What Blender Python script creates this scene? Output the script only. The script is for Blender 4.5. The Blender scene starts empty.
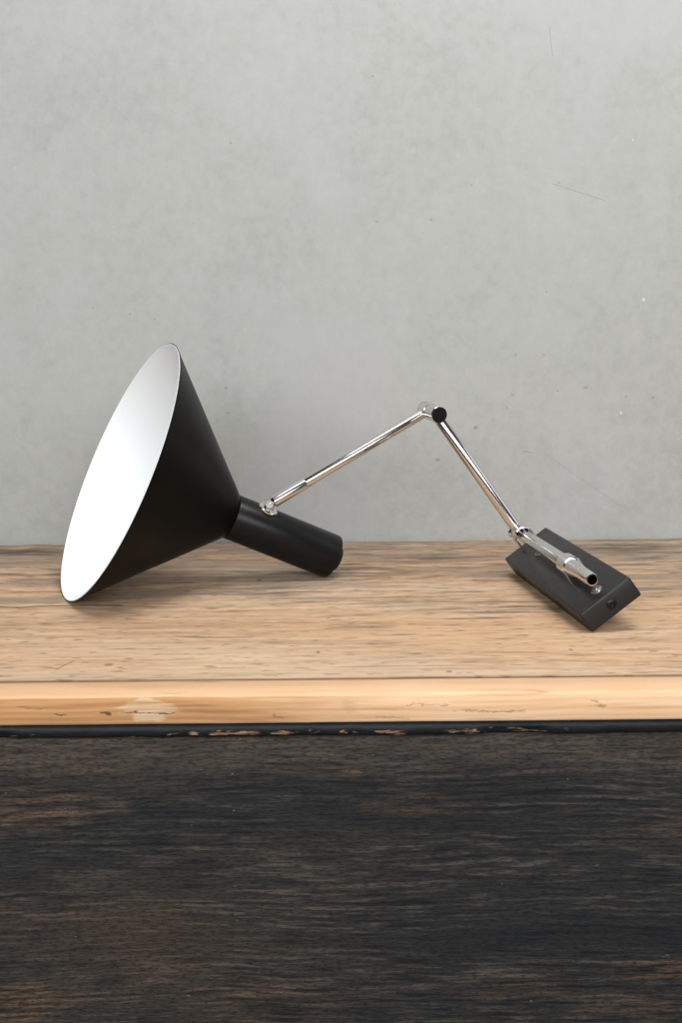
import bpy, bmesh, math, random
from mathutils import Vector, Matrix, noise

scene = bpy.context.scene
C = scene.collection
random.seed(7)
R = math.radians

# ------------------------------------------------------------------ camera
cam_d = bpy.data.cameras.new('camera')
cam = bpy.data.objects.new('camera', cam_d)
C.objects.link(cam)
cam_d.sensor_fit = 'VERTICAL'
cam_d.sensor_height = 36.0
cam_d.lens = 36.0 * 1366.37 / 1023.0
cam_d.clip_start = 0.05
cam_d.clip_end = 50
CAM_H = 0.26912
cam.matrix_world = Matrix.Translation((0, 0, CAM_H)) @ Matrix.Rotation(R(90 - 9.4208), 4, 'X') @ Matrix.Rotation(R(-0.55), 4, 'Z')
scene.camera = cam

# ------------------------------------------------------------------ world + lamps of the studio
world = bpy.data.worlds.new('World')
scene.world = world
world.use_nodes = True
bg = world.node_tree.nodes['Background']
bg.inputs['Color'].default_value = (0.93, 0.97, 1.0, 1)
bg.inputs['Strength'].default_value = 0.05


def area(name, loc, target, sx, sy, power, col):
    d = bpy.data.lights.new(name, 'AREA')
    d.shape = 'RECTANGLE'
    d.size, d.size_y = sx, sy
    d.energy = power
    d.color = col
    o = bpy.data.objects.new(name, d)
    C.objects.link(o)
    o.location = loc
    o.rotation_euler = (Vector(target) - Vector(loc)).to_track_quat('-Z', 'Y').to_euler()
    return o


area('softbox', (0.27, 0.84, 1.50), (0.10, 1.22, 0.0), 1.0, 0.38, 25.5, (1.0, 0.99, 0.97))
area('front_window', (-0.15, -2.3, 1.36), (0.0, 1.2, 0.05), 5.5, 1.25, 207, (0.985, 0.992, 1.0))
area('side_window', (2.6, 0.9, 1.2), (0.1, 1.1, 0.1), 1.2, 1.6, 7, (0.85, 0.93, 1.0))

vs = scene.view_settings
scene.display_settings.display_device = 'sRGB'
vs.view_transform = 'Standard'
vs.look = 'None'
vs.exposure = 0.0
vs.gamma = 1.0
vs.use_curve_mapping = False
scene.cycles.max_bounces = 10
scene.cycles.use_denoising = True
scene.cycles.sample_clamp_direct = 3.0
scene.cycles.sample_clamp_indirect = 3.0


# ------------------------------------------------------------------ node helper
class G:
    def __init__(self, name):
        self.m = bpy.data.materials.new(name)
        self.m.use_nodes = True
        self.t = self.m.node_tree
        self.b = self.t.nodes['Principled BSDF']
        tc = self.t.nodes.new('ShaderNodeTexCoord')
        self.obj = tc.outputs['Object']
        s = self.t.nodes.new('ShaderNodeSeparateXYZ')
        self.t.links.new(self.obj, s.inputs[0])
        self.x, self.y, self.z = s.outputs

    def put(self, sock, v):
        if v is None:
            return
        if isinstance(v, bpy.types.NodeSocket):
            self.t.links.new(v, sock)
        else:
            if isinstance(v, (tuple, list)) and len(v) == 3 and sock.type == 'RGBA':
                v = (*v, 1)
            sock.default_value = v

    def math(self, op, a, b=None, c=None, clamp=False):
        n = self.t.nodes.new('ShaderNodeMath')
        n.operation = op
        n.use_clamp = clamp
        for i, v in enumerate((a, b, c)):
            self.put(n.inputs[i], v)
        return n.outputs[0]

    def add(self, a, b): return self.math('ADD', a, b)
    def sub(self, a, b): return self.math('SUBTRACT', a, b)
    def mul(self, a, b): return self.math('MULTIPLY', a, b)
    def mx(self, a, b): return self.math('MAXIMUM', a, b)

    def vec(self, x, y, z):
        n = self.t.nodes.new('ShaderNodeCombineXYZ')
        for i, v in enumerate((x, y, z)):
            self.put(n.inputs[i], v)
        return n.outputs[0]

    def scale(self, sx, sy, sz, v=None, off=(0, 0, 0)):
        n = self.t.nodes.new('ShaderNodeMapping')
        self.put(n.inputs['Vector'], v or self.obj)
        n.inputs['Scale'].default_value = (sx, sy, sz)
        n.inputs['Location'].default_value = off
        return n.outputs[0]

    def noise(self, v, detail=3, rough=0.55, dist=0.0, scale=1.0, col=False):
        n = self.t.nodes.new('ShaderNodeTexNoise')
        self.put(n.inputs['Vector'], v)
        n.inputs['Scale'].default_value = scale
        n.inputs['Detail'].default_value = detail
        n.inputs['Roughness'].default_value = rough
        n.inputs['Distortion'].default_value = dist
        return n.outputs['Color' if col else 'Fac']

    def step(self, v, lo, hi, a=0.0, b=1.0):
        n = self.t.nodes.new('ShaderNodeMapRange')
        n.interpolation_type = 'SMOOTHSTEP'
        self.put(n.inputs['Value'], v)
        n.inputs['From Min'].default_value = lo
        n.inputs['From Max'].default_value = hi
        n.inputs['To Min'].default_value = a
        n.inputs['To Max'].default_value = b
        return n.outputs['Result']

    def mix(self, f, a, b, mode='MIX'):
        n = self.t.nodes.new('ShaderNodeMix')
        n.data_type = 'RGBA'
        n.blend_type = mode
        self.put(n.inputs['Factor'], f)
        self.put(n.inputs[6], a)
        self.put(n.inputs[7], b)
        return n.outputs[2]

    def ramp(self, f, stops):
        n = self.t.nodes.new('ShaderNodeValToRGB')
        e = n.color_ramp.elements
        while len(e) < len(stops):
            e.new(0.5)
        for el, (p, c) in zip(e, stops):
            el.position = p
            el.color = (*c, 1) if len(c) == 3 else c
        self.put(n.inputs[0], f)
        return n.outputs[0]

    def ellipse(self, u, v, cu, cv, ru, rv, soft=0.5):
        """1 inside an ellipse in the (u, v) plane of the surface, fading out"""
        a = self.math('POWER', self.math('DIVIDE', self.sub(u, cu), ru), 2)
        a = self.math('ABSOLUTE', a)
        b = self.math('ABSOLUTE', self.math('POWER', self.math('DIVIDE', self.sub(v, cv), rv), 2))
        return self.step(self.add(a, b), 1.0, 1.0 - soft)

    def segment(self, u, v, p, q, w):
        """1 on a scratch from p to q"""
        dx, dy = q[0] - p[0], q[1] - p[1]
        L2 = dx * dx + dy * dy
        pu, pv = self.sub(u, p[0]), self.sub(v, p[1])
        t = self.math('DIVIDE', self.add(self.mul(pu, dx), self.mul(pv, dy)), L2, clamp=True)
        t = self.math('MINIMUM', self.math('MAXIMUM', t, 0.0), 1.0)
        eu, ev = self.sub(pu, self.mul(t, dx)), self.sub(pv, self.mul(t, dy))
        d = self.math('SQRT', self.add(self.mul(eu, eu), self.mul(ev, ev)))
        return self.step(d, w, w * 0.25)

    def bump(self, h, strength, dist):
        n = self.t.nodes.new('ShaderNodeBump')
        n.inputs['Strength'].default_value = strength
        n.inputs['Distance'].default_value = dist
        self.put(n.inputs['Height'], h)
        self.put(self.b.inputs['Normal'], n.outputs[0])

    def set(self, **k):
        for a, v in k.items():
            self.put(self.b.inputs[a.replace('_', ' ')], v)
        return self.m


# ------------------------------------------------------------------ materials
def mat_concrete():
    g = G('concrete')
    warp = g.noise(g.scale(3, 3, 3), 4, 0.6, col=True)
    big = g.noise(g.scale(2.6, 1, 3.2), 3, 0.5, 0.4)
    mid = g.noise(g.scale(13, 1, 11, off=(3, 0, 1)), 5, 0.62, 0.5)
    fine = g.noise(g.scale(110, 1, 105), 3, 0.6)
    lav = g.step(g.noise(g.scale(6, 1, 4.5, off=(7, 0, 2)), 3, 0.5), 0.46, 0.66)
    vert = g.noise(g.scale(34, 1, 1.6, off=(1, 0, 4)), 3, 0.6)
    f = g.add(g.add(g.mul(big, 0.30), g.mul(mid, 0.26)), g.add(g.mul(fine, 0.34), g.mul(vert, 0.08)))
    col = g.ramp(f, [(0.34, (0.2475, 0.2526, 0.2400)), (0.5, (0.2911, 0.2962, 0.2819)), (0.66, (0.3180, 0.3223, 0.3105))])
    col = g.mix(g.mul(lav, 0.45), col, (0.315, 0.315, 0.325))
    # grey cloudy smudges
    sm = g.step(g.noise(g.scale(24, 1, 17, off=(0, 0, 9)), 5, 0.7, 0.8), 0.56, 0.74)
    col = g.mix(g.mul(sm, 0.12), col, (0.223, 0.225, 0.214))
    # pale lime flecks
    fl = g.step(g.noise(g.scale(150, 1, 140, off=(5, 0, 5)), 2, 0.5), 0.70, 0.78)
    col = g.mix(g.mul(fl, 0.10), col, (0.50, 0.50, 0.48))
    # scattered fine pores
    vo = g.t.nodes.new('ShaderNodeTexVoronoi')
    vo.inputs['Scale'].default_value = 1.0
    g.put(vo.inputs['Vector'], g.scale(48, 0.001, 48))
    sc = g.t.nodes.new('ShaderNodeSeparateColor')
    g.put(sc.inputs[0], vo.outputs['Color'])
    pore = g.mul(g.step(vo.outputs['Distance'], 0.055, 0.02), g.step(sc.outputs[0], 0.80, 0.82))
    pits = g.mul(pore, 0.22)
    # the air holes one can see
    holes = [(-0.1086, 0.4123, 0.0017), (-0.2171, 0.2411, 0.0015), (-0.1913, 0.2357, 0.0015), (-0.2552, 0.2476, 0.001), (0.1368, 0.3686, 0.0014), (0.2257, 0.3698, 0.0015), (0.0395, 0.3324, 0.0013), (0.095, 0.3339, 0.0019), (0.2152, 0.2599, 0.0015), (0.0361, 0.4767, 0.0014), (0.1839, 0.1953, 0.0015), (0.2131, 0.1951, 0.0015), (0.2576, 0.1603, 0.0021), (0.2284, 0.1574, 0.0014), (0.2997, 0.1505, 0.0016), (0.3281, 0.1492, 0.0016), (0.1428, 0.1193, 0.0032), (0.1029, 0.0857, 0.0034), (0.1813, 0.1536, 0.0016), (0.1751, 0.1401, 0.0016), (-0.1192, 0.1636, 0.0021), (-0.1177, 0.1374, 0.0017)]
    wob = g.noise(g.scale(700, 1, 700), 2, 0.6, col=True)
    ws = g.t.nodes.new('ShaderNodeSeparateColor')
    g.put(ws.inputs[0], wob)
    xw = g.add(g.x, g.mul(g.sub(ws.outputs[0], 0.5), 0.003))
    zw = g.add(g.z, g.mul(g.sub(ws.outputs[1], 0.5), 0.003))
    for i, (hx, hz, hr) in enumerate(holes):
        k = 1.0 if i % 3 else 1.5
        pits = g.mx(pits, g.mul(g.ellipse(xw, zw, hx, hz, hr * k, hr * 0.85, 0.9), 0.42))
    scr = None
    for (p, q), w, s in [(((0.2196, 0.3689), (0.2741, 0.3514)), 0.0008, 0.30), (((0.214, 0.5215), (0.2175, 0.4945)), 0.0007, 0.28),
                         (((0.2179, 0.09), (0.2985, 0.0337)), 0.0010, 0.14), (((0.1925, 0.0945), (0.2021, 0.0923)), 0.0011, 0.25)]:
        a = g.mul(g.segment(g.x, g.add(g.z, g.mul(g.sub(ws.outputs[2], 0.5), 0.0012)), p, q, w), s)
        scr = a if scr is None else g.mx(scr, a)
    col = g.mix(pits, col, (0.10, 0.097, 0.09))
    col = g.mix(scr, col, (0.10, 0.10, 0.095))
    for hx, hz, hr in [(0.3158, 0.2509, 0.0028), (0.2949, 0.1338, 0.0023), (0.3002, 0.4118, 0.0014)]:
        col = g.mix(g.mul(g.ellipse(xw, zw, hx, hz, hr * 0.7, hr, 0.8), 0.55), col, (0.55, 0.54, 0.51))
    g.bump(g.sub(g.add(g.mul(fine, 0.5), g.mul(mid, 0.5)), pits), 0.12, 0.002)
    return g.set(Base_Color=col, Roughness=0.72, Specular_IOR_Level=0.25)


def mat_oldtop():
    """weathered pine plank: long fibres along x, grey wear streaks, dark dents"""
    g = G('weathered_pine')
    bend = g.noise(g.scale(2.0, 6, 1), 2, 0.5)
    v = g.vec(g.x, g.add(g.y, g.mul(g.sub(bend, 0.5), 0.05)), g.z)
    bands = g.noise(g.scale(1.6, 22, 1, v), 3, 0.6)
    streak = g.noise(g.scale(8, 95, 1, v, (2, 0, 0)), 4, 0.65)
    fibre = g.noise(g.scale(50, 150, 1, v, (4, 1, 0)), 2, 0.6)
    f = g.add(g.add(g.mul(bands, 0.22), g.mul(streak, 0.42)), g.mul(fibre, 0.36))
    busy = g.noise(g.scale(2.4, 9, 1, off=(4, 6, 0)), 3, 0.6)
    kf = g.step(g.add(busy, g.mul(g.step(g.y, 0.95, 1.35), 0.22)), 0.36, 0.78, 0.48, 1.0)
    f = g.add(0.53, g.mul(g.sub(f, 0.53), kf))
    col = g.ramp(f, [(0.36, (0.158, 0.088, 0.048)), (0.45, (0.287, 0.181, 0.106)), (0.52, (0.371, 0.250, 0.155)), (0.62, (0.453, 0.332, 0.227))])
    # redder / paler zones
    hue = g.noise(g.scale(2.2, 8, 1, off=(9, 3, 0)), 2, 0.5)
    col = g.mix(g.mul(g.step(hue, 0.5, 0.66), 0.45), col, (0.40, 0.245, 0.140))
    col = g.mix(g.mul(g.step(hue, 0.5, 0.34), 0.40), col, (0.42, 0.32, 0.235))
    # grey weathering, more of it towards the wall
    back = g.step(g.y, 1.02, 1.40)
    gn = g.noise(g.scale(5.0, 30, 1, v, (1, 7, 0)), 3, 0.68)
    grey = g.step(g.add(gn, g.mul(back, 0.20)), 0.54, 0.72)
    col = g.mix(g.mul(grey, 0.68), col, (0.175, 0.145, 0.118))
    gn2 = g.noise(g.scale(15, 95, 1, v, (8, 2, 0)), 2, 0.6)
    dark = g.step(g.add(gn2, g.mul(back, 0.09)), 0.63, 0.73)
    col = g.mix(g.mul(dark, 0.65), col, (0.075, 0.058, 0.046))
    line = g.noise(g.scale(3.2, 135, 1, v, (3, 9, 0)), 2, 0.5)
    col = g.mix(g.mul(g.step(line, 0.585, 0.66), 0.28), col, (0.185, 0.115, 0.066))
    line2 = g.noise(g.scale(10, 120, 1, v, (7, 2, 0)), 1.5, 0.5)
    col = g.mix(g.mul(g.step(line2, 0.62, 0.70), 0.42), col, (0.120, 0.082, 0.054))
    pale = g.noise(g.scale(7, 130, 1, v, (5, 5, 0)), 1.5, 0.5)
    col = g.mix(g.mul(g.step(pale, 0.60, 0.70), 0.25), col, (0.56, 0.425, 0.285))
    tick = g.noise(g.scale(60, 165, 1, v, (1, 4, 0)), 1, 0.5)
    col = g.mix(g.mul(g.step(tick, 0.62, 0.70), 0.50), col, (0.10, 0.070, 0.048))
    # stains that sit at known places: (x, y, rx, ry, amount)
    brk = g.step(g.noise(g.scale(13, 120, 1, v, (0, 5, 0)), 4, 0.7), 0.40, 0.60)
    for cx, cy, rx, ry, k in [(-0.33, 1.385, 0.075, 0.035, 0.8), (-0.20, 1.405, 0.10, 0.02, 0.5), (0.29, 1.375, 0.06, 0.035, 0.85),
                              (0.20, 1.125, 0.055, 0.02, 0.7), (0.135, 1.115, 0.07, 0.018, 0.6), (-0.005, 1.27, 0.10, 0.03, 0.65),
                              (0.08, 1.34, 0.08, 0.02, 0.5), (-0.07, 1.19, 0.06, 0.03, 0.5), (0.015, 1.06, 0.035, 0.02, 0.45), (0.26, 1.18, 0.06, 0.02, 0.4)]:
        m = g.mul(g.mul(g.ellipse(g.x, g.y, cx, cy, rx, ry, 0.9), brk), min(1.0, k * 1.3))
        col = g.mix(m, col, (0.070, 0.056, 0.044))
    # cracks, dents
    cr = g.mul(g.segment(g.x, g.y, (0.20, 1.19), (0.232, 1.31), 0.0012), 0.75)
    yw = g.add(g.y, g.mul(g.sub(g.noise(g.scale(30, 5, 1), 2), 0.5), 0.012))
    cr = g.mx(cr, g.mul(g.segment(g.x, yw, (-0.6, 1.138), (-0.19, 1.142), 0.0034), 0.7))
    cr = g.mx(cr, g.mul(g.segment(g.x, yw, (0.02, 1.145), (0.19, 1.142), 0.0020), 0.45))
    cr = g.mx(cr, g.mul(g.segment(g.x, g.y, (-0.205, 0.945), (-0.196, 0.968), 0.0012), 0.55))
    for cx, cy, rx, ry in [(-0.169, 0.956, 0.0045, 0.0052), (-0.076, 1.238, 0.002, 0.006), (-0.018, 0.985, 0.002, 0.005), (0.075, 0.93, 0.003, 0.004), (0.17, 0.985, 0.002, 0.004), (-0.245, 1.21, 0.003, 0.008)]:
        cr = g.mx(cr, g.mul(g.ellipse(g.x, g.y, cx, cy, rx, ry, 0.9), 0.5))
    spn = g.noise(g.scale(90, 240, 1, off=(3, 3, 0)), 2, 0.5)
    cr = g.mx(cr, g.mul(g.step(spn, 0.74, 0.80), 0.6))
    cr = g.mx(cr, g.mul(g.step(g.y, YS + 0.0025, YS + 0.0005), 0.6))
    col = g.mix(cr, col, (0.035, 0.026, 0.020))
    g.bump(g.sub(g.add(g.mul(streak, 0.5), g.mul(fibre, 0.5)), cr), 0.35, 0.0012)
    return g.set(Base_Color=col, Roughness=g.step(streak, 0.3, 0.7, 0.72, 0.60), Specular_IOR_Level=0.12)


def mat_edge():
    """planed blond edge board, browner varnish left on its left end"""
    g = G('blond_pine')
    bend = g.noise(g.scale(5, 9, 20), 2, 0.5)
    q = g.add(g.sub(g.z, g.mul(g.y, 0.22)), g.mul(g.sub(bend, 0.5), 0.012))
    v = g.vec(g.x, 0.0, q)
    # cathedral figure
    ring = g.t.nodes.new('ShaderNodeTexWave')
    ring.wave_type = 'BANDS'
    ring.bands_direction = 'Z'
    ring.inputs['Scale'].default_value = 1.0
    ring.inputs['Distortion'].default_value = 5.0
    ring.inputs['Detail'].default_value = 2.0
    ring.inputs['Detail Scale'].default_value = 0.8
    g.put(ring.inputs['Vector'], g.scale(4.5, 1, 60, v))
    streak = g.noise(g.scale(9, 1, 270, v), 3, 0.6)
    broad = g.noise(g.scale(5, 1, 130, v, (4, 0, 2)), 3, 0.6)
    f = g.add(g.add(g.mul(ring.outputs['Fac'], 0.10), g.mul(streak, 0.48)), g.mul(broad, 0.42))
    col = g.ramp(f, [(0.30, (0.52, 0.285, 0.125)), (0.42, (0.67, 0.410, 0.228)), (0.54, (0.75, 0.490, 0.295)), (0.70, (0.80, 0.570, 0.385))])
    # remaining brown varnish on the front of the left end, ragged border
    rag = g.add(g.x, g.mul(g.sub(g.noise(g.scale(14, 1, 150), 4, 0.65), 0.5), 0.22))
    face = g.step(g.add(g.z, g.mul(g.sub(bend, 0.5), 0.003)), -0.0005, -0.0022)
    left = g.step(rag, 0.09, -0.14)
    col = g.mix(g.mul(g.mul(left, g.add(0.10, g.mul(face, 0.90))), 0.92), col, g.ramp(f, [(0.28, (0.27, 0.118, 0.042)), (0.50, (0.46, 0.235, 0.098)), (0.72, (0.58, 0.33, 0.155))]))
    # pale scrape just under the arris
    pale = g.mul(g.step(g.noise(g.scale(6, 1, 90, off=(2, 0, 3)), 4, 0.6), 0.46, 0.62), g.mul(g.step(g.z, -0.010, -0.005), g.step(g.x, -0.12, 0.05)))
    col = g.mix(g.mul(pale, 0.3), col, (0.80, 0.65, 0.46))
    top_dim = g.step(g.add(g.z, g.mul(g.sub(streak, 0.5), 0.0008)), -0.0012, -0.0003)  # top face coloured darker to tone down the overhead light there
    col = g.mix(g.mul(top_dim, 0.55), col, (0.49, 0.305, 0.178))
    # filler patch and its split
    rx = g.add(g.x, g.mul(g.sub(g.noise(g.scale(70, 1, 260), 4, 0.7), 0.5), 0.030))
    rz = g.add(g.z, g.mul(g.sub(g.noise(g.scale(60, 1, 200, off=(3, 0, 3)), 4, 0.7), 0.5), 0.010))
    px_ = g.add(rx, g.mul(g.sub(g.noise(g.scale(25, 1, 120, off=(1, 0, 7)), 3, 0.6), 0.5), 0.05))
    pz_ = g.add(rz, g.mul(g.sub(g.noise(g.scale(45, 1, 90, off=(6, 0, 2)), 3, 0.6), 0.5), 0.014))
    patch = g.mul(g.ellipse(px_, pz_, -0.130, -0.0085, 0.023, 0.0080, 0.6), g.step(g.add(g.mul(streak, 0.6), g.mul(broad, 0.4)), 0.38, 0.55, 0.15, 1.0))
    col = g.mix(g.mul(patch, 0.70), col, (0.68, 0.53, 0.36))
    cr = g.mul(g.segment(rx, rz, (-0.146, -0.0118), (-0.113, -0.0123), 0.0007), 0.9)
    for cx, cz, rx_, rz_, k in [(-0.190, -0.0128, 0.004, 0.0010, 0.75), (-0.158, -0.0125, 0.003, 0.0010, 0.85), (-0.205, -0.0075, 0.012, 0.0008, 0.35), (-0.043, -0.0145, 0.0025, 0.003, 0.45),
                                (0.005, -0.0085, 0.006, 0.006, 0.12), (0.104, -0.0135, 0.018, 0.0012, 0.55), (0.082, -0.0125, 0.012, 0.0009, 0.4), (0.055, -0.0085, 0.025, 0.0007, 0.40), (0.172, -0.0095, 0.006, 0.0020, 0.45), (0.166, -0.0065, 0.004, 0.0012, 0.4), (0.03, -0.0165, 0.02, 0.0007, 0.35), (-0.25, -0.012, 0.02, 0.0008, 0.4)]:
        cr = g.mx(cr, g.mul(g.ellipse(rx, rz, cx, cz, rx_, rz_, 0.85), k))
    cr = g.mx(cr, g.mul(g.step(g.y, YS - 0.0055, YS - 0.0025), 0.5))
    fig = g.step(g.noise(g.scale(13, 1, 330, v, (6, 0, 1)), 2, 0.55), 0.62, 0.74)
    cr = g.mx(cr, g.mul(fig, 0.38))
    col = g.mix(cr, col, (0.085, 0.050, 0.030))
    g.bump(g.sub(streak, cr), 0.2, 0.0008)
    return g.set(Base_Color=col, Roughness=0.75, Specular_IOR_Level=0.08)


def mat_moulding():
    g = G('chipped_black_paint')
    n = g.noise(g.scale(60, 60, 160), 4, 0.65)
    col = g.ramp(n, [(0.3, (0.005, 0.006, 0.007)), (0.7, (0.014, 0.015, 0.017))])
    low = g.step(g.z, -0.0235, -0.0268)
    c1 = g.noise(g.scale(26, 8, 120, off=(0.7, 0, 0)), 4, 0.65)
    where = g.noise(g.scale(8, 1, 1, off=(3.1, 0, 0)), 2, 0.5)
    chip = g.mul(low, g.step(g.add(c1, g.mul(g.sub(where, 0.5), 0.5)), 0.62, 0.67))
    for cx, w in [(-0.098, 0.012), (-0.062, 0.010), (-0.115, 0.006), (-0.042, 0.016), (-0.022, 0.007), (0.03, 0.012), (0.075, 0.02), (0.088, 0.012), (0.005, 0.005)]:
        chip = g.mx(chip, g.mul(g.ellipse(g.add(g.x, g.mul(g.sub(c1, 0.5), 0.07)), g.add(g.z, g.mul(g.sub(n, 0.5), 0.006)), cx, -0.0272, w * 0.55, 0.0018, 0.6), g.step(c1, 0.38, 0.55)))
    wood = g.ramp(g.noise(g.scale(90, 1, 400), 3), [(0.35, (0.16, 0.075, 0.035)), (0.65, (0.50, 0.33, 0.20))])
    col = g.mix(g.mul(chip, 0.9), col, wood)
    g.bump(g.sub(n, chip), 0.5, 0.001)
    return g.set(Base_Color=col, Roughness=0.62, Specular_IOR_Level=0.3)


def mat_panel():
    """black-stained oak with the stain rubbed off the grain ridges"""
    g = G('black_stained_oak')
    w1 = g.noise(g.scale(4.5, 1, 9, off=(2, 0, 5)), 2, 0.5)
    w2 = g.noise(g.scale(20, 1, 30), 2, 0.5)
    q = g.add(g.z, g.add(g.mul(g.sub(w1, 0.5), 0.015), g.mul(g.sub(w2, 0.5), 0.004)))
    v = g.vec(g.x, 0.0, q)
    big = g.noise(g.scale(2.4, 1, 7, off=(1, 0, 0)), 4, 0.6)
    bands = g.noise(g.scale(3.5, 1, 36, v, (6, 0, 0)), 4, 0.6)
    ridge = g.noise(g.scale(13, 1, 240, v), 2, 0.55)
    wv = g.t.nodes.new('ShaderNodeTexWave')
    wv.bands_direction = 'Z'
    wv.inputs['Scale'].default_value = 1.0
    wv.inputs['Distortion'].default_value = 7.0
    wv.inputs['Detail'].default_value = 4.0
    wv.inputs['Detail Scale'].default_value = 0.9
    wv.inputs['Detail Roughness'].default_value = 0.65
    g.put(wv.inputs['Vector'], g.scale(5.0, 1, 62, v))
    ridge = g.add(g.mul(ridge, 0.91), g.mul(wv.outputs['Fac'], 0.09))
    fine = g.noise(g.scale(34, 1, 430, v, (3, 0, 3)), 1.5, 0.55)
    pores = g.noise(g.scale(170, 1, 900, off=(3, 0, 3)), 2, 0.6)
    col = g.ramp(g.add(g.mul(bands, 0.5), g.mul(big, 0.5)), [(0.32, (0.0165, 0.0165, 0.0175)), (0.50, (0.0250, 0.0240, 0.0232)), (0.70, (0.0390, 0.0335, 0.0280))])
    zone = g.step(g.add(big, g.mul(g.step(g.z, -0.09, -0.045), 0.10)), 0.46, 0.72)
    rub = g.mul(g.step(g.add(g.mul(ridge, 0.5), g.mul(fine, 0.5)), 0.49, 0.64), g.step(g.add(bands, g.mul(g.sub(big, 0.5), 0.4)), 0.28, 0.62))
    col = g.mix(g.mul(rub, 0.50), col, g.mix(zone, (0.122, 0.105, 0.085), (0.160, 0.110, 0.069)))
    groove = g.step(g.add(g.mul(ridge, 0.5), g.mul(fine, 0.5)), 0.48, 0.38)
    col = g.mix(g.mul(groove, 0.75), col, (0.009, 0.010, 0.012))
    col = g.mix(g.mul(zone, 0.38), col, (0.080, 0.052, 0.033))
    for cx, cz, rx, rz, k in [(-0.235, -0.085, 0.10, 0.020, 0.75), (-0.24, -0.235, 0.055, 0.035, 0.9), (0.225, -0.205, 0.055, 0.010, 1.0), (0.20, -0.235, 0.05, 0.02, 0.4), (0.005, -0.062, 0.014, 0.0035, 0.9), (-0.02, -0.058, 0.05, 0.008, 0.4),
                              (0.20, -0.05, 0.09, 0.006, 0.35), (-0.05, -0.23, 0.08, 0.022, 0.4), (0.05, -0.085, 0.05, 0.012, 0.3), (0.24, -0.10, 0.05, 0.015, 0.3), (0.12, -0.22, 0.06, 0.02, 0.3)]:
        m = g.mul(g.ellipse(g.x, q, cx, cz, rx, rz, 0.95), g.step(g.add(g.mul(ridge, 0.6), g.mul(fine, 0.4)), 0.40, 0.62))
        col = g.mix(g.mul(m, k * 0.62), col, (0.160, 0.088, 0.044))
    strip = g.mul(g.step(g.add(g.z, g.mul(g.sub(big, 0.5), 0.05)), -0.078, -0.050), g.step(g.add(g.mul(fine, 0.5), g.mul(bands, 0.5)), 0.30, 0.60))
    col = g.mix(g.mul(strip, 0.5), col, (0.107, 0.084, 0.064))
    # dark pores and pale dust flecks
    col = g.mix(g.mul(g.step(pores, 0.52, 0.40), 0.55), col, (0.007, 0.008, 0.010))
    lowz = g.step(g.z, -0.13, -0.22)
    vo = g.noise(g.scale(260, 1, 420, off=(1, 0, 8)), 2, 0.5)
    col = g.mix(g.mul(g.step(vo, 0.60, 0.72), g.mul(lowz, 0.6)), col, (0.006, 0.006, 0.007))
    fleck = g.step(g.noise(g.scale(140, 1, 330, off=(5, 0, 1)), 2, 0.5), 0.735, 0.80)
    col = g.mix(g.mul(fleck, 0.5), col, (0.30, 0.26, 0.22))
    g.bump(g.add(g.mul(ridge, 0.6), g.add(g.mul(fine, 0.25), g.mul(pores, 0.25))), 0.55, 0.0016)
    return g.set(Base_Color=col, Roughness=g.step(ridge, 0.3, 0.7, 0.55, 0.70), Specular_IOR_Level=0.12)


def mat_plain(name, col, rough, metal=0.0, spec=0.5, mottle=0.0, bump=0.0, bscale=900):
    g = G(name)
    n = g.noise(g.scale(bscale, bscale, bscale), 2, 0.6)
    c = col
    if mottle:
        c = g.mix(n, tuple(x * (1 - mottle) for x in col), tuple(x * (1 + mottle) for x in col))
    if bump:
        g.bump(n, bump, 0.0004)
    r = g.step(g.noise(g.scale(35, 35, 35), 3), 0.3, 0.7, rough * 0.92, rough * 1.08)
    return g.set(Base_Color=c, Roughness=r, Metallic=metal, Specular_IOR_Level=spec)


YS = 0.9162     # joint between the top plank and the edge board
M_WALL = mat_concrete()
M_TOP = mat_oldtop()
M_EDGE = mat_edge()
M_MOULD = mat_moulding()
M_PANEL = mat_panel()
M_SHADE = mat_plain('satin_black_lacquer', (0.0032, 0.0030, 0.0029), 0.34, 0, 0.05, 0.1, 0.0)
M_HOLDER = mat_plain('satin_black_enamel', (0.004, 0.004, 0.0042), 0.34, 0, 0.20, 0.1, 0.0)
M_WHITE = mat_plain('white_enamel', (0.75, 0.78, 0.80), 0.5, 0, 0.3, 0.01)
M_PLATE = mat_plain('charcoal_powder_coat', (0.012, 0.0117, 0.012), 0.42, 0, 0.30, 0.10, 0.0, 1400)
M_CHROME = mat_plain('chrome', (0.76, 0.75, 0.74), 0.11, 1.0)
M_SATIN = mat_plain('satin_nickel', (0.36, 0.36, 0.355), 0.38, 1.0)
M_DARK = mat_plain('matt_black', (0.004, 0.004, 0.004), 0.8, 0, 0.05)
M_ROD = mat_plain('polished_nickel', (0.76, 0.75, 0.74), 0.14, 1.0)
M_CAP = mat_plain('black_plastic', (0.004, 0.004, 0.004), 0.4, 0, 0.25)
M_STEEL = mat_plain('zinc_screw', (0.55, 0.54, 0.52), 0.22, 1.0)


# ------------------------------------------------------------------ mesh helpers
def finish(name, bm, mat, parent=None, smooth=35, off=None):
    me = bpy.data.meshes.new(name)
    bmesh.ops.recalc_face_normals(bm, faces=bm.faces)
    if off is not None:
        bmesh.ops.translate(bm, verts=bm.verts, vec=-off)
    bm.to_mesh(me)
    bm.free()
    me.materials.append(mat)
    if smooth:
        me.shade_smooth()
        me.set_sharp_from_angle(angle=R(smooth))
    o = bpy.data.objects.new(name, me)
    C.objects.link(o)
    o.parent = parent
    return o


def frame_from(axis, hint=Vector((0, 0, 1))):
    a = Vector(axis).normalized()
    t = hint - a * a.dot(hint)
    if t.length < 1e-4:
        t = Vector((1, 0, 0)) - a * a.x
    t.normalize()
    return a, t, a.cross(t)


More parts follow.
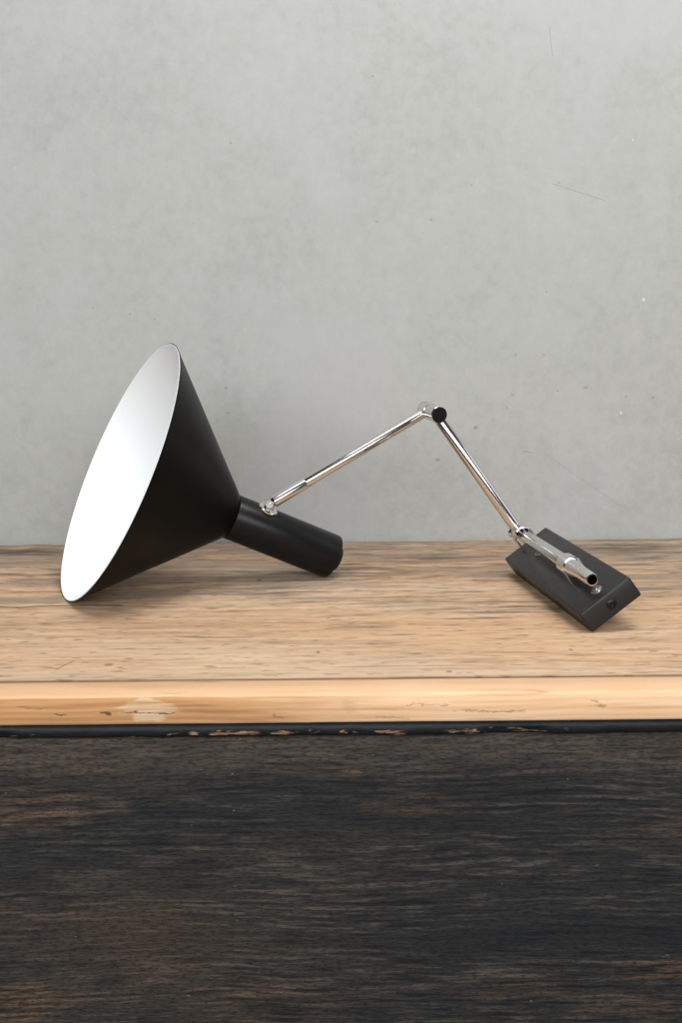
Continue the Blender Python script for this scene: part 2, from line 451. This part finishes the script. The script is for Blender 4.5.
def lathe(bm, origin, axis, prof, n=48, closed=False):
    """prof: (distance along axis, radius) pairs; radius 0 closes with a point"""
    a, t, b = frame_from(axis)
    o = Vector(origin)
    rings = []
    for d, r in prof:
        if r < 1e-7:
            rings.append([bm.verts.new(o + a * d)])
        else:
            rings.append([bm.verts.new(o + a * d + (t * math.cos(2 * math.pi * k / n) + b * math.sin(2 * math.pi * k / n)) * r) for k in range(n)])
    pairs = list(zip(rings, rings[1:]))
    if closed:
        pairs.append((rings[-1], rings[0]))
    for r0, r1 in pairs:
        for k in range(n):
            k2 = (k + 1) % n
            if len(r0) == 1 and len(r1) == 1:
                continue
            if len(r0) == 1:
                bm.faces.new((r0[0], r1[k], r1[k2]))
            elif len(r1) == 1:
                bm.faces.new((r0[k], r1[0], r0[k2]))
            else:
                bm.faces.new((r0[k], r1[k], r1[k2], r0[k2]))
    return bm


def rod(bm, p, q, r, n=32, rnd=0.15):
    p, q = Vector(p), Vector(q)
    L = (q - p).length
    e = r * rnd
    return lathe(bm, p, q - p, [(0, 0), (0, r - e), (e * 0.3, r - e * 0.3), (e, r), (L - e, r), (L - e * 0.3, r - e * 0.3), (L, r - e), (L, 0)], n)


def box(bm, mat4, x0, x1, y0, y1, z0, z1, bev=0.0, seg=2):
    vs_ = [bm.verts.new(mat4 @ Vector((x, y, z))) for x in (x0, x1) for y in (y0, y1) for z in (z0, z1)]
    idx = [(0, 1, 3, 2), (4, 6, 7, 5), (0, 4, 5, 1), (2, 3, 7, 6), (0, 2, 6, 4), (1, 5, 7, 3)]
    fs = [bm.faces.new([vs_[i] for i in f]) for f in idx]
    if bev:
        es = list({e for f in fs for e in f.edges})
        bmesh.ops.bevel(bm, geom=es, offset=bev, segments=seg, profile=0.5, affect='EDGES')
    return bm


def extrude_x(bm, prof, x0, x1, n, jitter=None):
    """closed (y, z) profile swept along x; jitter(x, i, y, z) -> (dy, dz)"""
    rows = []
    for k in range(n + 1):
        x = x0 + (x1 - x0) * k / n
        row = []
        for i, (y, z) in enumerate(prof):
            dy, dz = jitter(x, i, y, z) if jitter else (0, 0)
            row.append(bm.verts.new((x, y + dy, z + dz)))
        rows.append(row)
    m = len(prof)
    for r0, r1 in zip(rows, rows[1:]):
        for i in range(m):
            bm.faces.new((r0[i], r0[(i + 1) % m], r1[(i + 1) % m], r1[i]))
    bm.faces.new(rows[0])
    bm.faces.new(list(reversed(rows[-1])))
    return bm


def tag(o, label, cat=None, kind=None):
    o['label'] = label
    if cat:
        o['category'] = cat
    if kind:
        o['kind'] = kind
    return o


# ------------------------------------------------------------------ wall
bm = bmesh.new()
box(bm, Matrix(), -2.2, 2.2, 1.432, 1.55, -0.75, 2.4)
wall = finish('wall', bm, M_WALL, smooth=0)
tag(wall, 'pale grey concrete wall with fine pits and a hairline scratch', 'wall', 'structure')

# ------------------------------------------------------------------ sideboard
side = bpy.data.objects.new('sideboard', None)
C.objects.link(side)
side.location = (0, 1.15, -0.75)
SO = Vector(side.location)
tag(side, 'old wooden sideboard with weathered pine top and black stained front', 'sideboard')


def nz(x, f, s=0.0):
    return noise.noise(Vector((x * f, s, 0.37)))


bm = bmesh.new()


def jt(x, i, y, z):
    if y < 1.0 and z > -0.004:
        return (0.0010 * nz(x, 14, 1) + 0.0007 * nz(x, 70, 2), 0)
    if y > 1.3 and z > -0.006:
        return (-abs(0.0035 * nz(x, 9, 3) + 0.0022 * nz(x, 60, 4)), 0.0007 * nz(x, 30, 5) if z > -0.002 else 0)
    return (0, 0)


prof = [(YS, -0.0205), (YS, -0.0006), (YS + 0.0008, 0.0), (1.41, 0.0), (1.4275, -0.0004), (1.4300, -0.0016), (1.4303, -0.005), (1.4303, -0.0205)]
extrude_x(bm, prof, -1.2, 1.2, 900, jt)
top = finish('top_board', bm, M_TOP, side, 40, None)
bm = bmesh.new()


def je(x, i, y, z):
    w = 0.0005 * nz(x, 8, 7) + 0.00035 * nz(x, 45, 8)
    if y > 0.91:
        return (-0.0003 + 0.0005 * nz(x, 30, 9), -0.0002 + 0.0002 * nz(x, 18, 3))
    return (w, w * 0.5 if z > -0.01 else 0)


pf = [(YS - 0.0017, -0.0205), (0.8812, -0.0205), (0.8798, -0.0198), (0.8791, -0.0182), (0.8787, -0.0100), (0.8788, -0.0014), (0.8790, -0.0007), (0.8795, -0.0002), (0.8802, 0.0), (0.8840, 0.0), (YS - 0.0028, 0.0), (YS - 0.0017, -0.0008)]
extrude_x(bm, pf, -1.2, 1.2, 700, je)
finish('edge_board', bm, M_EDGE, side, 50)['label'] = 'blond rounded edge board with a filler patch'
bm = bmesh.new()


def jm(x, i, y, z):
    if z < -0.026:
        ch = max(0.0, nz(x, 28, 11) - 0.15) * 0.003
        return (ch + 0.0005 * nz(x, 70, 12), ch + 0.0005 * nz(x, 50, 13))
    return (0.0003 * nz(x, 20, 14), 0)


pm = [(0.95, -0.0212), (0.8840, -0.0212), (0.8822, -0.0222), (0.8812, -0.0240), (0.8812, -0.0262), (0.8824, -0.0290), (0.8845, -0.0306), (0.8870, -0.0310), (0.95, -0.0310)]
extrude_x(bm, pm, -1.18, 1.18, 900, jm)
finish('moulding', bm, M_MOULD, side, 60)['label'] = 'thin black moulding with chipped paint'
bm = bmesh.new()
box(bm, Matrix(), -1.17, 1.17, 0.8905, 0.912, -0.70, -0.0318)
finish('front_panel', bm, M_PANEL, side, 0)['label'] = 'black stained panel with rubbed brown grain'
for x0 in (-1.17, 1.15):
    bm = bmesh.new()
    box(bm, Matrix(), x0, x0 + 0.02, 0.9125, 1.41, -0.70, -0.0318, 0.001)
    finish('side_panel', bm, M_PANEL, side, 0)
bm = bmesh.new()
box(bm, Matrix(), -1.15, 1.15, 0.93, 1.39, -0.75, -0.701, 0.001)
finish('plinth', bm, M_PANEL, side, 0)
for o in side.children:
    o.matrix_parent_inverse = Matrix.Translation(-SO)

# ------------------------------------------------------------------ wall lamp lying on the sideboard
# local frame of the mounting plate: x along its length, y across, z out of its face
PM = Matrix(((0.1413, 0.7992, -0.5842, 0.19858), (-0.99, 0.1138, -0.0837, 1.14597), (-0.0005, 0.5902, 0.8073, 0.01446), (0, 0, 0, 1)))
PL, PW, PH = 0.224, 0.0490, 0.0188
PMi = PM @ Matrix.Translation((0, 0, 0))
lamp = bpy.data.objects.new('wall_lamp', None)
C.objects.link(lamp)
lamp.location = PM @ Vector((PL / 2 - 0.11, -PW / 2, 0))
tag(lamp, 'black wall lamp with wide cone shade and jointed chrome arm, lying on the sideboard', 'lamp')
LO = Vector(lamp.location)


def part(name, bm, mat, parent=None, smooth=35):
    o = finish(name, bm, mat, lamp if parent is None else parent, smooth)
    if parent is None:
        o.matrix_parent_inverse = Matrix.Translation(-LO)
    return o


def P(x, y, z):
    return PM @ Vector((x, y, z))


def PD(x, y, z):
    return PM.to_3x3() @ Vector((x, y, z))


# mounting plate
bm = bmesh.new()
box(bm, PM, -PL / 2, PL / 2, -PW / 2, PW / 2, 0, PH, 0.0018, 3)
plate = part('mounting_plate', bm, M_PLATE, smooth=40)
bm = bmesh.new()
lathe(bm, P(PL / 2 - 0.0002, 0.001, PH * 0.52), PD(1, 0, 0), [(0, 0.0042), (0.0010, 0.0042), (0.0017, 0.0034), (0.0019, 0.0022), (0.0008, 0.0018), (0.0004, 0)], 32)
scr = part('screw', bm, M_CAP, plate)
# chrome hub on the plate
ZT = PH + 0.015
bm = bmesh.new()
# eight-sided bar
oct_ = [(0.0060 * math.cos(R(22.5 + 45 * q)), 0.0060 * math.sin(R(22.5 + 45 * q))) for q in range(8)]
e0 = [bm.verts.new(P(-0.0990, y, ZT + z)) for y, z in oct_]
e1 = [bm.verts.new(P(0.0425, y, ZT + z)) for y, z in oct_]
for q in range(8):
    bm.faces.new((e0[q], e0[(q + 1) % 8], e1[(q + 1) % 8], e1[q]))
bm.faces.new(e0)
bm.faces.new(e1[::-1])
bmesh.ops.bevel(bm, geom=bm.edges[:], offset=0.0006, segments=2, profile=0.5, affect='EDGES')
tube = part('hinge_bar', bm, M_CHROME, smooth=20)


def bracket(xa, xb, lean):
    """saddle clamped round the tube with two feet going down to the plate"""
    b = bmesh.new()
    n = 9
    sect = []
    for k in range(n + 1):
        th = math.pi * k / n
        sect.append((0.0086 * math.cos(th), ZT + 0.0080 * math.sin(th)))
    inner = []
    for k in range(n + 1):
        th = math.pi * k / n
        inner.append((0.0070 * math.cos(th), ZT + 0.0066 * math.sin(th)))
    outer = [(0.0086, PH + 0.0003)] + sect + [(-0.0086, PH + 0.0003)]
    innr = [(0.0070, PH + 0.0003)] + inner + [(-0.0070, PH + 0.0003)]
    loop = outer + innr[::-1]

    def sh(z):
        # feet lean and narrow towards the plate
        t = max(0.0, min(1.0, (ZT - z) / (ZT - PH)))
        return t
    cx = (xa + xb) / 2
    rows = []
    for s, xx in ((-1, xa), (1, xb)):
        row = []
        for (y, z) in loop:
            t = sh(z)
            x = cx + (xx - cx) * (1 - 0.30 * t) + lean * t
            row.append(b.verts.new(P(x, y, z)))
        rows.append(row)
    m = len(loop)
    for i in range(m):
        b.faces.new((rows[0][i], rows[0][(i + 1) % m], rows[1][(i + 1) % m], rows[1][i]))
    h = len(outer)
    for r_ in rows:
        for i in range(h - 1):
            b.faces.new((r_[i], r_[i + 1], r_[m - 2 - i], r_[m - 1 - i]))
    es = [e for e in b.edges if len(e.link_faces) == 2 and e.calc_face_angle(0) > R(60)]
    bmesh.ops.bevel(b, geom=es, offset=0.0003, segments=1, profile=0.5, affect='EDGES')
    return b


part('bracket', bracket(-0.0985, -0.0855, -0.001), M_CHROME, tube, 40)
part('bracket', bracket(0.0415, 0.0590, -0.0015), M_CHROME, tube, 40)
bm = bmesh.new()
lathe(bm, P(0.0585, 0, ZT), PD(1, 0, 0), [(0, 0), (0.0, 0.0072), (0.003, 0.0072), (0.026, 0.0056), (0.0495, 0.0052), (0.0505, 0.0048), (0.0505, 0.0040), (0.049, 0.0038), (0.035, 0.0038), (0.035, 0.0)], 40)
part('sleeve', bm, M_CHROME, tube)
bm = bmesh.new()
lathe(bm, P(0.1086, 0, ZT), PD(-1, 0, 0), [(0, 0.00405), (0.0002, 0.0036), (0.0130, 0.0035), (0.0130, 0.0)], 32)  # black cup added so the open bore looks shaded inside
part('bore_shade', bm, M_DARK, tube)
for x in (-0.062, 0.0945):  # low satin discs added to stand in for light spots on the plate
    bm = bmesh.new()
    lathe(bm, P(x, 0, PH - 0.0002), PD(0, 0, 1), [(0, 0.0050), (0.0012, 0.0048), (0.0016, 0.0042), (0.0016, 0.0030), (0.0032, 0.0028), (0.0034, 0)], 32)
    part('glint_pad', bm, M_SATIN, plate)

# elbow and the two arms
EF = Vector((0.0909, 1.2475, 0.1508))              # centre of the black end of the elbow
EA = Vector((-0.36, 0.93, 0.07)).normalized()      # towards its rear
P2 = P(-0.1005, 0, ZT)
HA = Vector((0.955, -0.28, 0.06)).normalized()
bm = bmesh.new()
rod(bm, P2 - HA * 0.0088, P2 + HA * 0.0088, 0.0046, 32)
lathe(bm, P2 - HA * 0.0100, HA, [(0, 0), (0.0003, 0.0030), (0.0016, 0.0034), (0.0017, 0)], 24)
part('hinge_joint', bm, M_CHROME)
E2 = EF + EA * 0.0085
bm = bmesh.new()
rod(bm, E2, P2, 0.0053, 36, 0.1)
part('arm', bm, M_ROD)
# elbow: barrel seen nearly end on, domed at the rear
bm = bmesh.new()
lathe(bm, EF + EA * 0.0004, EA, [(0, 0), (0, 0.0072), (0.0007, 0.0078), (0.0165, 0.0078), (0.0169, 0.0073), (0.0174, 0.0073), (0.0178, 0.0078), (0.032, 0.0078), (0.0345, 0.0066), (0.0358, 0.0040), (0.0362, 0)], 44)
elbow = part('elbow_joint', bm, M_CHROME)
bm = bmesh.new()
lathe(bm, EF - EA * 0.0010, EA, [(0, 0), (0.0, 0.0071), (0.0004, 0.0074), (0.0013, 0.0074), (0.0013, 0)], 40)
part('end_cap', bm, M_CAP, elbow)
# shade holder axis
SA = Vector((0.85368, 0.30700, -0.42069)).normalized()
SC = Vector((-0.19473, 1.18476, 0.11027))
SR, SLC, SRC, SLL = 0.12116, 0.11055, 0.0209, 0.10700
JN = Vector((0.49, -0.25, 0.83))
JN = (JN - SA * SA.dot(JN)).normalized()
JP = SC + SA * 0.1385 + JN * SRC
J1 = JP + JN * 0.0085 + SA * 0.001
E1 = EF + EA * 0.0255
d1 = (E1 - J1).normalized()
bm = bmesh.new()
rod(bm, J1 + d1 * 0.020, E1, 0.0048, 36, 0.1)
arm1 = part('arm', bm, M_ROD)
bm = bmesh.new()
lathe(bm, J1 - d1 * 0.001, d1, [(0, 0), (0, 0.0042), (0.0012, 0.0053), (0.034, 0.0053), (0.0352, 0.0049), (0.0352, 0)], 36)
part('sleeve', bm, M_ROD, arm1)

# lamp shade: thin spun cone, black outside, white lining inside
T = 0.0011
bm = bmesh.new()
n0 = 0.0
k = (SR - SRC) / SLC
prof = [(0.0006, SR - T * 0.9), (0.0, SR - T * 0.4), (0.0002, SR)]
for i in range(1, 13):
    d = SLC * i / 12
    prof.append((d, SR - k * d))
prof += [(SLC + 0.001, SRC - 0.0016), (SLC + 0.001, SRC - 0.004), (SLC - 0.003, SRC - 0.004)]
for i in range(12, 0, -1):
    d = SLC * i / 12 - 0.002
    prof.append((d, max(SRC - 0.004, SR - T - k * d)))
lathe(bm, SC, SA, prof, 160, closed=True)
shade = part('lamp_shade', bm, M_SHADE, smooth=30)
bm = bmesh.new()
prof = [(0.0006, SR - T * 0.8), (-0.0003, SR - T * 0.8), (-0.0003, SR - T - 0.0003)]
for i in range(1, 13):
    d = SLC * i / 12 - 0.003
    prof.append((d, max(0.014, SR - T - 0.0003 - k * d)))
prof += [(SLC - 0.004, 0.0135), (SLC - 0.004, 0.0)]
lathe(bm, SC, SA, prof, 160)
part('shade_lining', bm, M_WHITE, shade, 30)['label'] = 'white enamelled inside of the shade'

# lamp holder
bm = bmesh.new()
o = SC + SA * (SLC - 0.0005)
L = SLL + 0.0005
lathe(bm, o, SA, [(0, 0), (0, SRC - 0.0012), (0.0004, SRC - 0.0004), (0.0013, SRC), (L - 0.0012, SRC), (L - 0.0005, SRC - 0.0003), (L - 0.0001, SRC - 0.0010), (L, SRC - 0.002), (L, 0)], 72)
holder = part('lamp_holder', bm, M_HOLDER)
bm = bmesh.new()
lathe(bm, o + SA * (L - 0.0005), SA, [(0, 0), (0, 0.0122), (0.0054, 0.0122), (0.0062, 0.0114), (0.0062, 0)], 48)
part('end_cap', bm, M_CAP, holder)
bm = bmesh.new()
lathe(bm, JP - JN * 0.0006, JN, [(0, 0), (0, 0.0092), (0.0012, 0.0092), (0.0018, 0.0085), (0.0018, 0.0052), (0.0042, 0.0046), (0.0050, 0.0036), (0.0085, 0.0032), (0.0100, 0.0022), (0.0104, 0)], 40)
joint = part('swivel_joint', bm, M_CHROME, None, 30)
bm = bmesh.new()
sp = JP + JN * 0.0035
sn = Vector((0.0, -0.92, 0.38))
lathe(bm, sp, sn, [(0.0, 0), (0.0, 0.0040), (0.0050, 0.0040), (0.0056, 0.0034), (0.0056, 0.0022), (0.0046, 0.0019), (0.0046, 0)], 28)
part('screw', bm, M_STEEL, joint)
